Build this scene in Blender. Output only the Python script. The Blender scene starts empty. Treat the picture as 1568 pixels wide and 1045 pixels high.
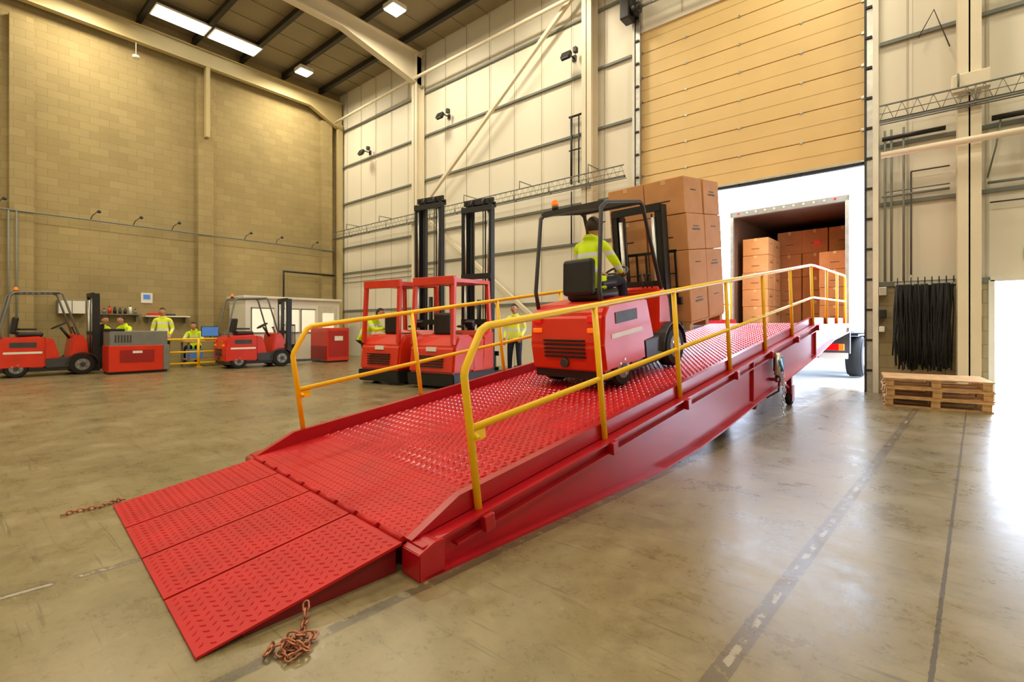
import bpy, bmesh, math, random
from mathutils import Vector, Matrix, Quaternion, Euler
random.seed(7)
sc=bpy.context.scene
try:
    sc.view_settings.view_transform='Standard'
except Exception: pass
V=Vector
def lin(c):
    return tuple(((x/255)/12.92 if x/255<=.04045 else ((x/255+.055)/1.055)**2.4) for x in c)+(1,)
# ------------------------------------------------------------ materials
def newmat(name):
    m=bpy.data.materials.new(name); m.use_nodes=True
    nt=m.node_tree; b=nt.nodes['Principled BSDF']
    return m,nt,b
def MT(name,col,rough=.5,metal=0,var=.1,scale=6,bump=0,coat=0,emit=0,trans=0,alpha=1):
    m,nt,b=newmat(name); c=lin(col); N=nt.nodes; L=nt.links
    tc=N.new('ShaderNodeTexCoord'); no=N.new('ShaderNodeTexNoise'); no.inputs['Scale'].default_value=scale
    no.inputs['Detail'].default_value=5
    L.new(tc.outputs['Object'],no.inputs['Vector'])
    r=N.new('ShaderNodeValToRGB'); r.color_ramp.elements[0].position=.3; r.color_ramp.elements[1].position=.7
    r.color_ramp.elements[0].color=tuple(x*(1-var) for x in c[:3])+(1,)
    r.color_ramp.elements[1].color=tuple(min(1,x*(1+var)) for x in c[:3])+(1,)
    L.new(no.outputs['Fac'],r.inputs['Fac']); L.new(r.outputs['Color'],b.inputs['Base Color'])
    b.inputs['Roughness'].default_value=rough; b.inputs['Metallic'].default_value=metal
    if coat: b.inputs['Coat Weight'].default_value=coat; b.inputs['Coat Roughness'].default_value=.12
    if trans: b.inputs['Transmission Weight'].default_value=trans
    if alpha<1: b.inputs['Alpha'].default_value=alpha
    if emit:
        L.new(r.outputs['Color'],b.inputs['Emission Color']); b.inputs['Emission Strength'].default_value=emit
    if bump:
        bp=N.new('ShaderNodeBump'); bp.inputs['Strength'].default_value=bump; bp.inputs['Distance'].default_value=.01
        L.new(no.outputs['Fac'],bp.inputs['Height']); L.new(bp.outputs['Normal'],b.inputs['Normal'])
    return m
def blockmat(name,ax,c1,c2,cm):
    m,nt,b=newmat(name); N=nt.nodes; L=nt.links
    tc=N.new('ShaderNodeTexCoord'); sp=N.new('ShaderNodeSeparateXYZ'); cb=N.new('ShaderNodeCombineXYZ')
    L.new(tc.outputs['Object'],sp.inputs[0]); L.new(sp.outputs[ax],cb.inputs['X']); L.new(sp.outputs['Z'],cb.inputs['Y'])
    br=N.new('ShaderNodeTexBrick'); L.new(cb.outputs[0],br.inputs['Vector'])
    br.inputs['Scale'].default_value=1; br.inputs['Brick Width'].default_value=.45; br.inputs['Row Height'].default_value=.225
    br.inputs['Mortar Size'].default_value=.007; br.inputs['Mortar Smooth'].default_value=.3
    br.inputs['Color1'].default_value=lin(c1); br.inputs['Color2'].default_value=lin(c2); br.inputs['Mortar'].default_value=lin(cm)
    no=N.new('ShaderNodeTexNoise'); no.inputs['Scale'].default_value=.5; no.inputs['Detail'].default_value=6
    L.new(tc.outputs['Object'],no.inputs['Vector'])
    mr=N.new('ShaderNodeMapRange'); mr.inputs['From Min'].default_value=.3; mr.inputs['From Max'].default_value=.7
    mr.inputs['To Min'].default_value=.86; mr.inputs['To Max'].default_value=1.1; L.new(no.outputs['Fac'],mr.inputs['Value'])
    mx=N.new('ShaderNodeVectorMath'); mx.operation='SCALE'
    L.new(br.outputs['Color'],mx.inputs[0]); L.new(mr.outputs[0],mx.inputs['Scale']); L.new(mx.outputs[0],b.inputs['Base Color'])
    bp=N.new('ShaderNodeBump'); bp.inputs['Strength'].default_value=.4; bp.inputs['Distance'].default_value=.01; bp.invert=True
    L.new(br.outputs['Fac'],bp.inputs['Height']); L.new(bp.outputs['Normal'],b.inputs['Normal'])
    b.inputs['Roughness'].default_value=.85
    return m
def floormat():
    m,nt,b=newmat('polished_concrete'); N=nt.nodes; L=nt.links
    tc=N.new('ShaderNodeTexCoord')
    def noise(s,d=6,r=.6):
        n=N.new('ShaderNodeTexNoise'); n.inputs['Scale'].default_value=s; n.inputs['Detail'].default_value=d; n.inputs['Roughness'].default_value=r
        L.new(tc.outputs['Object'],n.inputs['Vector']); return n
    n1=noise(.55,8,.65); n2=noise(7,8,.7); n3=noise(2.2,10,.8); n4=noise(19,10,.75); n5=noise(1.3,9,.75)
    r=N.new('ShaderNodeValToRGB'); e=r.color_ramp.elements
    e[0].position=.3; e[0].color=lin((102,91,62)); e[1].position=.70; e[1].color=lin((154,140,105))
    x=r.color_ramp.elements.new(.5); x.color=lin((129,117,83))
    ad=N.new('ShaderNodeMath'); ad.operation='MULTIPLY_ADD'; ad.inputs[1].default_value=.5
    L.new(n1.outputs['Fac'],ad.inputs[0])
    m2=N.new('ShaderNodeMath'); m2.operation='MULTIPLY'; m2.inputs[1].default_value=.5; L.new(n3.outputs['Fac'],m2.inputs[0])
    L.new(m2.outputs[0],ad.inputs[2]); L.new(ad.outputs[0],r.inputs['Fac'])
    col=r.outputs['Color']
    r2=N.new('ShaderNodeValToRGB'); r2.color_ramp.elements[0].position=.62; r2.color_ramp.elements[1].position=.74
    L.new(n2.outputs['Fac'],r2.inputs['Fac'])
    mm=N.new('ShaderNodeMath'); mm.operation='MULTIPLY'; mm.inputs[1].default_value=.28; L.new(r2.outputs['Color'],mm.inputs[0])
    mix=N.new('ShaderNodeMix'); mix.data_type='RGBA'; L.new(mm.outputs[0],mix.inputs[0]); L.new(col,mix.inputs[6]); mix.inputs[7].default_value=lin((186,174,140)); col=mix.outputs[2]
    for nz_,p0,p1,k_,cc in ((n4,.54,.66,.42,(70,60,36)),(n5,.53,.62,.36,(88,76,48)),(n4,.30,.40,-.3,(192,180,146))):
        q=N.new('ShaderNodeValToRGB'); q.color_ramp.elements[0].position=p0; q.color_ramp.elements[1].position=p1
        if k_<0: q.color_ramp.elements[0].color=(1,1,1,1); q.color_ramp.elements[1].color=(0,0,0,1)
        L.new(nz_.outputs['Fac'],q.inputs['Fac']); qm=N.new('ShaderNodeMath'); qm.operation='MULTIPLY'; qm.inputs[1].default_value=abs(k_); L.new(q.outputs['Color'],qm.inputs[0])
        qx=N.new('ShaderNodeMix'); qx.data_type='RGBA'; L.new(qm.outputs[0],qx.inputs[0]); L.new(col,qx.inputs[6]); qx.inputs[7].default_value=lin(cc); col=qx.outputs[2]
    ax,ay=.997,-.0765
    sp=N.new('ShaderNodeSeparateXYZ'); L.new(tc.outputs['Object'],sp.inputs[0])
    def mathn(op,a,bv=None,c=None):
        n=N.new('ShaderNodeMath'); n.operation=op
        for i,q in enumerate((a,bv,c)):
            if q is None: continue
            if isinstance(q,(int,float)): n.inputs[i].default_value=q
            else: L.new(q,n.inputs[i])
        return n.outputs[0]
    def lineof(nx,ny,px,py,w,colr,st,nz=.5):
        nonlocal col
        d=mathn('ADD',mathn('MULTIPLY',sp.outputs['X'],nx),mathn('MULTIPLY',sp.outputs['Y'],ny))
        d=mathn('ADD',d,mathn('MULTIPLY',mathn('SUBTRACT',n4.outputs['Fac'],.5),.02))
        d=mathn('ABSOLUTE',mathn('SUBTRACT',d,nx*px+ny*py))
        k=mathn('LESS_THAN',d,w)
        nn=mathn('MULTIPLY',mathn('GREATER_THAN',n2.outputs['Fac'],nz),k)
        f=mathn('MULTIPLY',nn,st)
        mi=N.new('ShaderNodeMix'); mi.data_type='RGBA'; L.new(f,mi.inputs[0]); L.new(col,mi.inputs[6]); mi.inputs[7].default_value=lin(colr); col=mi.outputs[2]
    lineof(ax,ay,-.506,1.785,.036,(84,74,56),.75,.40)
    lineof(ax,ay,-.506,1.785,.013,(198,190,168),.45,.54)
    lineof(ax,ay,.051,2.15,.008,(60,52,38),.85,.2)
    lineof(ax,ay,-3.07,.43,.03,(90,84,74),.7,.42)
    lineof(ax,ay,-3.07,.43,.012,(195,190,175),.6,.48)
    lineof(ax,ay,-1.80,.5,.03,(75,66,50),.75,.42)
    lineof(ax,ay,-7.0,3,.008,(80,70,50),.6,.3)
    lineof(ax,ay,-12.0,3,.008,(80,70,50),.6,.3)
    lineof(-ay,ax,-5,4.9,.008,(80,70,50),.6,.3)
    lineof(-ay,ax,-5,8.6,.008,(80,70,50),.6,.3)
    lineof(-ay,ax,.5,5.35,.005,(80,70,50),.5,.4)
    # tyre scuffs and scratches
    for rot,sx,st_ in ((.5,22,.5),(-.7,26,.45),(1.3,30,.5),(1.65,12,.35)):
        wv=N.new('ShaderNodeTexNoise'); mp=N.new('ShaderNodeMapping'); mp.inputs['Scale'].default_value=(1.0,sx,1); mp.inputs['Rotation'].default_value=(0,0,rot)
        L.new(tc.outputs['Object'],mp.inputs[0]); L.new(mp.outputs[0],wv.inputs['Vector']); wv.inputs['Scale'].default_value=1.3; wv.inputs['Detail'].default_value=3; wv.inputs['Distortion'].default_value=.4
        sr=N.new('ShaderNodeValToRGB'); sr.color_ramp.elements[0].position=.66; sr.color_ramp.elements[1].position=.72; L.new(wv.outputs['Fac'],sr.inputs['Fac'])
        mi=N.new('ShaderNodeMix'); mi.data_type='RGBA'; L.new(mathn('MULTIPLY',sr.outputs['Color'],st_),mi.inputs[0]); L.new(col,mi.inputs[6]); mi.inputs[7].default_value=lin((72,63,42)); col=mi.outputs[2]
    L.new(col,b.inputs['Base Color'])
    rr=N.new('ShaderNodeMapRange'); rr.inputs['From Min'].default_value=.3; rr.inputs['From Max'].default_value=.7
    rr.inputs['To Min'].default_value=.2; rr.inputs['To Max'].default_value=.42; L.new(n3.outputs['Fac'],rr.inputs['Value']); L.new(rr.outputs[0],b.inputs['Roughness'])
    bp=N.new('ShaderNodeBump'); bp.inputs['Strength'].default_value=.05; bp.inputs['Distance'].default_value=.01
    L.new(n3.outputs['Fac'],bp.inputs['Height']); L.new(bp.outputs['Normal'],b.inputs['Normal'])
    b.inputs['Specular IOR Level'].default_value=.8
    return m
RED=MT('ramp_red_paint',(170,10,26),.32,0,.08,3,coat=.25)
RED2=MT('ramp_tread_red',(184,14,20),.48,0,.12,4); RED2.node_tree.nodes['Principled BSDF'].inputs['Specular IOR Level'].default_value=.35
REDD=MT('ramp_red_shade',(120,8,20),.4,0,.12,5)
YEL=MT('safety_yellow',(255,204,8),.38,0,.04,5,coat=.15)
TRED=MT('truck_red',(212,48,18),.35,0,.08,4,coat=.2)
BLK=MT('black_paint',(26,26,28),.45,0,.2,8)
RUB=MT('rubber',(22,22,22),.8,0,.2,20,bump=.2)
GRY=MT('grey_paint',(120,120,116),.5,0,.1,5)
DGR=MT('dark_grey',(60,60,62),.5,0,.15,6)
SIL=MT('galvanised_steel',(190,190,186),.35,.8,.12,10)
WHT=MT('white_paint',(232,230,220),.45,0,.04,2)
CRM=MT('liner_cream',(232,227,212),.5,0,.04,.5)
SEAM=MT('liner_seam',(196,190,174),.5,0,.04,.5)
STL=MT('column_cream',(228,219,196),.45,0,.04,1)
STL2=MT('gable_steel',(190,174,128),.5,0,.04,1)
GIR=MT('girt_grey',(118,124,118),.5,0,.08,3)
ROOF=MT('roof_liner',(150,138,111),.7,0,.06,.6)
PUR=MT('purlin_dark',(46,42,34),.6,0,.1,3)
DOORY=MT('door_panel',(228,198,138),.42,0,.05,1.2)
DOORL=MT('door_panel_rib',(190,158,100),.5,0,.05,1.2)
CARD=MT('cardboard',(208,150,98),.75,0,.08,5)
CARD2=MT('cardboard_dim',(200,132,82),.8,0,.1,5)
TAPE=MT('packing_tape',(226,182,130),.3,0,.05,5)
WOOD=MT('pallet_wood',(200,160,108),.75,0,.22,9,bump=.3)
SKIN=MT('skin',(205,150,120),.55,0,.05,10)
HAIR=MT('hair',(50,36,26),.8,0,.2,30)
NAVY=MT('navy_cloth',(34,40,62),.85,0,.15,12,bump=.2)
BLKC=MT('black_cloth',(26,26,30),.85,0,.15,12,bump=.2)
ORG=MT('orange_lens',(250,120,20),.3,0,.05,5,emit=.4)
LAMP=MT('lamp_emission',(255,250,235),.4,0,.0,1,emit=9)
SKYL=MT('skylight_panel',(255,252,238),.4,0,.0,1,emit=3.2)
WINL=MT('lit_window',(246,240,214),.3,0,.05,2,emit=.5)
REDL=MT('red_lens',(220,16,20),.25,0,.05,5,emit=.25)
GRN=MT('green_sign',(16,140,80),.4,0,.05,5)
BLU=MT('blue_screen',(70,120,190),.3,0,.05,5,emit=.4)
GLS=MT('clear_glass',(200,215,215),.08,0,.02,2,alpha=.22)
CHN=MT('chain_steel',(170,112,84),.4,.7,.25,30)
PLTY=MT('number_plate_yellow',(240,200,40),.4,0,.03,5)
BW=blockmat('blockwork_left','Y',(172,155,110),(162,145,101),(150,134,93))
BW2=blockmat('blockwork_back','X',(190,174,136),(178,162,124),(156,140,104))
# ------------------------------------------------------------ mesh builder
class MB:
    def __init__(s,name): s.name=name; s.bm=bmesh.new(); s.mats=[]; s.T=Matrix()
    def mi(s,m):
        if m not in s.mats: s.mats.append(m)
        return s.mats.index(m)
    def merge(s,t,mat,M=None,smooth=False):
        k=s.mi(mat); M=s.T@(M or Matrix()); mp={}
        for v in t.verts: mp[v]=s.bm.verts.new(M@v.co)
        for f in t.faces:
            try: nf=s.bm.faces.new([mp[v] for v in f.verts])
            except ValueError: continue
            nf.material_index=k; nf.smooth=smooth
        t.free()
    def raw(s,vs,fs,mat,smooth=False):
        k=s.mi(mat); b=[s.bm.verts.new(s.T@V(v)) for v in vs]
        for f in fs:
            nf=s.bm.faces.new([b[i] for i in f]); nf.material_index=k; nf.smooth=smooth
    def box(s,c,d,mat,rot=(0,0,0),bev=0,seg=2):
        t=bmesh.new(); bmesh.ops.create_cube(t,size=1)
        for v in t.verts: v.co=V((v.co.x*d[0],v.co.y*d[1],v.co.z*d[2]))
        if bev: bmesh.ops.bevel(t,geom=t.edges[:],offset=min(bev,min(d)*.45),segments=seg,affect='EDGES',profile=.5)
        s.merge(t,mat,Matrix.Translation(V(c))@Euler(rot).to_matrix().to_4x4())
    def bb(s,x0,x1,y0,y1,z0,z1,mat,bev=0):
        s.box(((x0+x1)/2,(y0+y1)/2,(z0+z1)/2),(abs(x1-x0),abs(y1-y0),abs(z1-z0)),mat,bev=bev)
    def cyl(s,p,q,r,mat,seg=20,r2=None,bev=0,smooth=True):
        p=V(p);q=V(q);t=bmesh.new(); d=q-p
        bmesh.ops.create_cone(t,cap_ends=True,segments=seg,radius1=r,radius2=r if r2 is None else r2,depth=d.length)
        if bev: bmesh.ops.bevel(t,geom=[e for e in t.edges if len(e.link_faces)==2 and any(len(f.verts)>4 for f in e.link_faces)],offset=bev,segments=3,affect='EDGES')
        M=Matrix.Translation((p+q)/2)@d.to_track_quat('Z','Y').to_matrix().to_4x4()
        n0=len(s.bm.faces); s.merge(t,mat,M,smooth)
        s.bm.faces.ensure_lookup_table()
        for f in s.bm.faces[n0:]:
            if len(f.verts)>4: f.smooth=False
    def sph(s,c,r,mat,seg=16,M=None):
        if isinstance(r,(int,float)): r=(r,r,r)
        t=bmesh.new(); bmesh.ops.create_uvsphere(t,u_segments=seg,v_segments=max(6,seg//2+2),radius=1)
        for v in t.verts: v.co=V((v.co.x*r[0],v.co.y*r[1],v.co.z*r[2]))
        s.merge(t,mat,Matrix.Translation(V(c))@(M or Matrix()),True)
    def prism(s,pts,vec,mat,bev=0):
        t=bmesh.new(); vs=[t.verts.new(V(p)) for p in pts]; f=t.faces.new(vs)
        r=bmesh.ops.extrude_face_region(t,geom=[f]); 
        for e in r['geom']:
            if isinstance(e,bmesh.types.BMVert): e.co+=V(vec)
        bmesh.ops.recalc_face_normals(t,faces=t.faces[:])
        if bev: bmesh.ops.bevel(t,geom=t.edges[:],offset=bev,segments=2,affect='EDGES')
        s.merge(t,mat)
    def pyz(s,pts,x0,x1,mat,bev=0): s.prism([(x0,a,b) for a,b in pts],(x1-x0,0,0),mat,bev)
    def ribbon(s,pts,x0,x1,th,mat):
        s.pyz(list(pts)+[(a,b-th) for a,b in reversed(pts)],x0,x1,mat)
    def tube(s,pts,r,mat,seg=10,closed=False,sq=False):
        pts=[V(p) for p in pts]; n=len(pts); rings=[]; t=bmesh.new()
        if sq: seg=4
        up=None
        for i,p in enumerate(pts):
            if closed: a=(p-pts[i-1]).normalized(); b=(pts[(i+1)%n]-p).normalized()
            else:
                a=(p-pts[i-1]).normalized() if i>0 else (pts[1]-p).normalized()
                b=(pts[i+1]-p).normalized() if i<n-1 else a
            tg=(a+b).normalized()
            if up is None:
                ref=V((0,0,1)) if abs(tg.z)<.9 else V((0,1,0))
                up=(ref-tg*ref.dot(tg)).normalized()
            else: up=(up-tg*up.dot(tg)).normalized()
            sd=tg.cross(up); c=max(.5,math.cos(a.angle(b,0)/2)); ring=[]
            bis=(b-a); bis=bis.normalized() if bis.length>1e-4 else None
            rr=r if isinstance(r,(int,float)) else r[i]
            for k in range(seg):
                an=2*math.pi*(k+(.5 if sq else 0))/seg
                o=(up*math.cos(an)+sd*math.sin(an))*rr*(1.414 if sq else 1)
                if bis is not None: o+=bis*(o.dot(bis))*(1/c-1)
                ring.append(t.verts.new(p+o))
            rings.append(ring)
        m=n if closed else n-1
        for i in range(m):
            A=rings[i];B=rings[(i+1)%n]
            for k in range(seg): t.faces.new((A[k],A[(k+1)%seg],B[(k+1)%seg],B[k]))
        if not closed: t.faces.new(rings[0][::-1]); t.faces.new(rings[-1])
        bmesh.ops.recalc_face_normals(t,faces=t.faces[:])
        s.merge(t,mat,None,not sq)
    def done(s,M=None,parent=None):
        me=bpy.data.meshes.new(s.name); s.bm.to_mesh(me); s.bm.free()
        for m in s.mats: me.materials.append(m)
        o=bpy.data.objects.new(s.name,me); sc.collection.objects.link(o)
        if M is not None: o.matrix_world=M
        if parent: o.parent=parent
        return o
def place(x,y,z=0,rz=0): return Matrix.Translation((x,y,z))@Matrix.Rotation(rz,4,'Z')
def link_chain(mb,pts,mat,ll=.045,r=.005):
    pts=[V(p) for p in pts]; seglen=[(pts[i+1]-pts[i]).length for i in range(len(pts)-1)]; tot=sum(seglen); n=int(tot/(ll*.72)); 
    for j in range(n):
        d=tot*(j+.5)/n; i=0
        while i<len(seglen)-1 and d>seglen[i]: d-=seglen[i]; i+=1
        dr=(pts[i+1]-pts[i]).normalized(); c=pts[i]+dr*d
        q=dr.to_track_quat('X','Z').to_matrix().to_4x4()@Matrix.Rotation(math.radians(90*(j%2)+20),4,'X')
        w=ll*.32; h=ll*.5-w
        lp=[]
        for k in range(12):
            a=2*math.pi*k/12; lp.append(V((w*math.cos(a)+(h if math.cos(a)>0 else -h),w*math.sin(a),0)))
        mb.tube([Matrix.Translation(c)@q@p for p in lp],r,mat,6,closed=True)

WX=-18.65; WY=11.0; H=10.95; XR=9.0; YB=-9.0
# ------------------------------------------------------------ room shell
b=MB('floor'); b.bb(WX-.3,XR+.3,YB-.3,WY+.25,-.2,0,floormat()); b.done()
b=MB('yard_ground'); b.bb(-30,30,WY+.25,60,-.25,-.02,MT('yard_concrete',(190,192,192),.7,0,.08,.7)); b.done()
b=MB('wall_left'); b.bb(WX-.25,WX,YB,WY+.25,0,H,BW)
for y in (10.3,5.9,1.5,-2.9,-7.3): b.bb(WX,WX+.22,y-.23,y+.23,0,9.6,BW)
b.done()
b=MB('wall_back')
DX0,DX1,DT=-5.08,-.57,8.45
EX0,EX1,ET=1.02,4.4,1.95
b.bb(WX-.25,DX0,WY,WY+.2,0,H,CRM)
b.bb(DX0,DX1,WY,WY+.2,DT-.1,H,CRM)
b.bb(DX1,XR,WY,WY+.2,ET,H,CRM)
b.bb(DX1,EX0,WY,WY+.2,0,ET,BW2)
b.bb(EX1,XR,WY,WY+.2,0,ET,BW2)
b.bb(DX1,EX0,WY-.05,WY,ET-.03,ET+.05,GIR)
x=WX+.6
while x<XR-.2:
    z0=0.
    if DX0-.05<x<DX1+.05: z0=DT
    elif x>DX1: z0=ET
    b.bb(x-.012,x+.012,WY-.012,WY,z0,H,SEAM); b.bb(x+.03,x+.07,WY-.01,WY,z0,H,CRM)
    x+=1.0
b.done()
b=MB('wall_front'); b.bb(WX-.25,XR+.25,YB-.25,YB,0,H,CRM); b.done()
b=MB('wall_right'); b.bb(XR,XR+.25,YB,WY+.2,0,H,CRM); b.done()
b=MB('ceiling'); b.bb(WX-.25,XR+.25,YB-.25,WY+.2,H,H+.2,ROOF)
x=WX+.5
while x<XR:
    b.bb(x-.02,x+.02,YB,WY,H-.025,H,ROOF); x+=1.0
b.done()
b=MB('trim_1')   # roof purlins
y=10.1
while y>YB:
    b.bb(WX,XR,y-.05,y+.05,H-.22,H-.02,PUR); b.bb(WX,XR,y-.09,y+.05,H-.24,H-.215,PUR)
    y-=1.5
b.done()
def isec(mb,x,y,z0,z1,w=.28,d=.34,mat=STL):
    mb.bb(x-w/2,x+w/2,y-d/2,y-d/2+.02,z0,z1,mat); mb.bb(x-w/2,x+w/2,y+d/2-.02,y+d/2,z0,z1,mat); mb.bb(x-.01,x+.01,y-d/2,y+d/2,z0,z1,mat)
PX=[-13.2,-6.35,.72,7.6]
for x in PX:
    b=MB('portal_frame')
    isec(b,x,WY-.24,.0,10.6)
    b.bb(x-.2,x+.2,WY-.48,WY-.02,0,.03,GRY)
    hp=[(WY-.4,9.6),(WY-3.2,10.2),(YB,10.2),(YB,10.22),(WY-3.2,10.22),(WY-.4,9.62)]
    b.pyz(hp,x-.13,x+.13,STL)
    b.pyz([(WY-.1,9.62),(WY-3.2,10.22),(YB,10.22),(YB,10.7),(WY-.1,10.7)],x-.01,x+.01,STL)
    b.bb(x-.13,x+.13,YB,WY-.05,10.68,10.7,STL)
    if abs(x-.72)<.1: b.bb(.5,.96,WY-.5,WY-.38,4.95,5.25,STL,.02)
    b.done()
b=MB('gable_frame')
x=WX+.33
b.pyz([(WY-.1,9.3),(WY-1.5,9.95),(YB,9.95),(YB,10.0),(WY-1.5,10.0),(WY-.1,9.36)],x-.1,x+.1,STL2)
b.pyz([(WY-.1,9.35),(WY-1.5,10.0),(YB,10.0),(YB,10.5),(WY-.1,10.5)],x-.01,x+.01,STL2)
b.bb(x-.1,x+.1,YB,WY-.05,10.48,10.5,STL2)
b.bb(WX+.23,WX+.42,5.84,5.96,7.6,9.98,STL2)
b.bb(WX+.24,WX+.4,WY-.3,WY-.1,0,9.6,STL2)
b.done()
b=MB('wall_bracing')
def ang(p,q): b.tube([p,q],.05,STL,sq=True)
ang((-6.5,WY-.3,10.1),(-13.0,WY-.3,5.2)); ang((-13.0,WY-.3,5.1),(-6.5,WY-.3,.25))
b.tube([(WX+.5,WY-.5,9.55),(PX[0],WY-.5,9.7),(XR,WY-.5,9.7)],.05,STL)
b.done()
b=MB('girt')
for z in (1.85,3.4,4.45,6.3,7.85,9.35):
    for x0,x1 in ((WX+.02,DX0-.2),(DX1+.14,XR)):
        if z<2 and x0>DX0: continue
        b.bb(x0,x1,WY-.07,WY-.012,z-.03,z+.03,GIR)
for z in (3.0,3.2):
    b.tube([(WX+.05,WY-.06,z),(PX[0]+.6,WY-.06,z)],.015,GIR,6)
b.done()
def tray(name,x0,x1,z=5.0,yy=WY-.57):
    b=MB(name)
    for dz in (0,.14,.28): b.tube([(x0,yy,z+dz),(x1,yy,z+dz)],.016 if dz!=.14 else .008,GIR,6)
    b.tube([(x0,yy+.14,z),(x1,yy+.14,z)],.012,GIR,6)
    x=x0
    i=0
    while x<x1-.1:
        b.tube([(x,yy,z),(x+.1,yy,z+.28)],.005,GIR,4); b.tube([(x+.1,yy,z+.28),(x+.2,yy,z)],.005,GIR,4); x+=.2; i+=1
        if i%6==0: b.tube([(x,yy,z+.28),(x,yy,z),(x,yy+.14,z)],.012,GIR,5)
    b.tube([(x0,yy+.07,z+.03),(x1,yy+.07,z+.03)],.03,BLK,6)
    x=x0+1
    while x<x1: b.tube([(x,yy,z+.28),(x,yy,z+.5),(x,WY-.02,z+.5)],.014,GIR,5); x+=2.2
    b.done()
tray('cable_tray',WX+.45,DX0-.15,4.75); tray('cable_tray',DX1+.15,XR-.2,4.72)
# ------------------------------------------------------------ sectional door
b=MB('door_1')
zz=4.25; n=7; ph=(DT-zz)/n
for i in range(n):
    z0=zz+i*ph
    b.bb(DX0+.02,DX1-.02,WY+.05,WY+.1,z0+.008,z0+ph-.008,DOORY,.006)
    b.bb(DX0+.02,DX1-.02,WY+.047,WY+.06,z0+ph*.5-.005,z0+ph*.5+.005,DOORL)
    for xx in (DX0+.05,DX0+1.1,DX0+2.25,DX0+3.4,DX1-.12): b.box((xx,WY+.04,z0+.01),(.05,.02,.05),SIL,bev=.004)
b.bb(DX0,DX1,WY+.085,WY+.12,zz,DT,DOORL)
b.bb(DX0+.02,DX1-.02,WY+.03,WY+.12,zz-.05,zz+.01,BLK)
b.bb(DX0+.02,DX1-.02,WY+.04,WY+.11,zz+.01,zz+.05,SIL)
for x in (DX0,DX1):   # tracks
    b.bb(x-.09,x+.03,WY-.1,WY-.03,0,9.2,DGR); b.bb(x-.05,x+.05,WY-.13,WY-.1,0,9.2,SIL)
    z=.4
    while z<9.1: b.box((x-.02,WY-.15,z),(.1,.03,.04),BLK); z+=.55
b.cyl((DX0-.2,WY-.35,8.75),(DX1+.1,WY-.35,8.75),.035,SIL,12)
b.cyl((DX0-.02,WY-.35,8.75),(DX0+.15,WY-.35,8.75),.13,BLK); b.cyl((DX1-.15,WY-.35,8.75),(DX1+.02,WY-.35,8.75),.13,BLK)
b.bb(DX0-.3,DX0-.05,WY-.5,WY-.15,8.55,9.1,BLK,.03)
b.bb(DX1+.04,DX1+.12,WY-.16,WY-.005,0,9.2,WHT)
b.bb(DX0-.16,DX0-.1,WY-.1,WY-.015,0,9.2,WHT)
b.done()
b=MB('door_2')   # wide opening at right
b.bb(EX0-.03,EX1+.03,WY-.06,WY-.005,ET-.02,ET+.06,WHT); b.bb(EX0-.05,EX0+.02,WY-.06,WY-.005,0,ET,WHT); b.bb(EX1-.02,EX1+.05,WY-.06,WY-.005,0,ET,WHT)
b.done()
# ------------------------------------------------------------ wall services
y=WY-.12
def P(pts,r=.018,m=GIR): b.tube([(p[0],y if len(p)<3 else p[2],p[1]) for p in pts],r,m,8)
b=MB('conduit')
P([(-.4,4.55),(.45,4.55)],.04,BLK); P([(1.0,4.55),(1.42,4.55),(1.42,3.9),(2.4,3.9)],.045,BLK)
P([(-.4,4.15,10.45),(2.6,4.15,10.45)],.055,STL); P([(-.4,3.52),(.5,3.52)],.022); P([(.95,3.52),(1.9,3.52)],.022); P([(-.38,3.6),(.5,3.6)],.012)
for x in (-.36,-.27,-.1): P([(x,4.7),(x,2.0)],.018)
P([(.0,3.9),(.0,2.1)],.012,DGR); P([(.0,3.9),(.5,3.9)],.012,DGR)
P([(.95,3.6),(1.05,4.1),(1.1,4.5)],.012); P([(.5,5.9),(.3,6.6),(.1,6.2)],.008,DGR)
P([(1.0,6.6),(1.6,6.6)],.03,DGR)
P([(.98,3.2),(1.6,3.2),(1.6,2.6)],.012,DGR)
b.bb(-.44,-.33,WY-.2,WY-.01,1.75,1.9,SIL,.01); b.bb(-.44,-.34,WY-.2,WY-.01,1.35,1.5,BLK,.01); b.bb(-.44,-.36,WY-.2,WY-.01,1.1,1.2,WHT,.01)
b.done()
b=MB('conduit')
P([(-6.98,6.8),(-6.98,5.0)],.03,BLK); P([(-6.75,6.8),(-6.75,5.0)],.02,BLK); P([(-7.05,6.8),(-6.65,6.8)],.03,BLK); P([(-7.05,5.9),(-6.7,5.9)],.02,BLK); P([(-6.98,4.8),(-6.98,3.4)],.02,BLK)
b.done()
b=MB('conduit')
xx=WX+.27
b.tube([(xx,YB+1,4.3),(xx,10.6,4.3)],.022,GIR,8)
for yy in (1.0,2.9,3.9,4.9,7.1,8.2,9.6):
    b.tube([(xx,yy,4.3),(xx+.03,yy+.05,4.45),(xx+.14,yy+.15,4.55)],.012,DGR,6); b.sph((xx+.16,yy+.17,4.55),.05,DGR,10)
b.tube([(xx,1.25,4.3),(xx,1.25,.2)],.02,GIR,8); b.tube([(xx,1.4,4.3),(xx,1.4,.2)],.02,GIR,8)
b.tube([(xx,8.5,2.3),(xx,8.5,3.3),(xx,10.6,3.3)],.035,BLK,8)
b.done()
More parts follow.
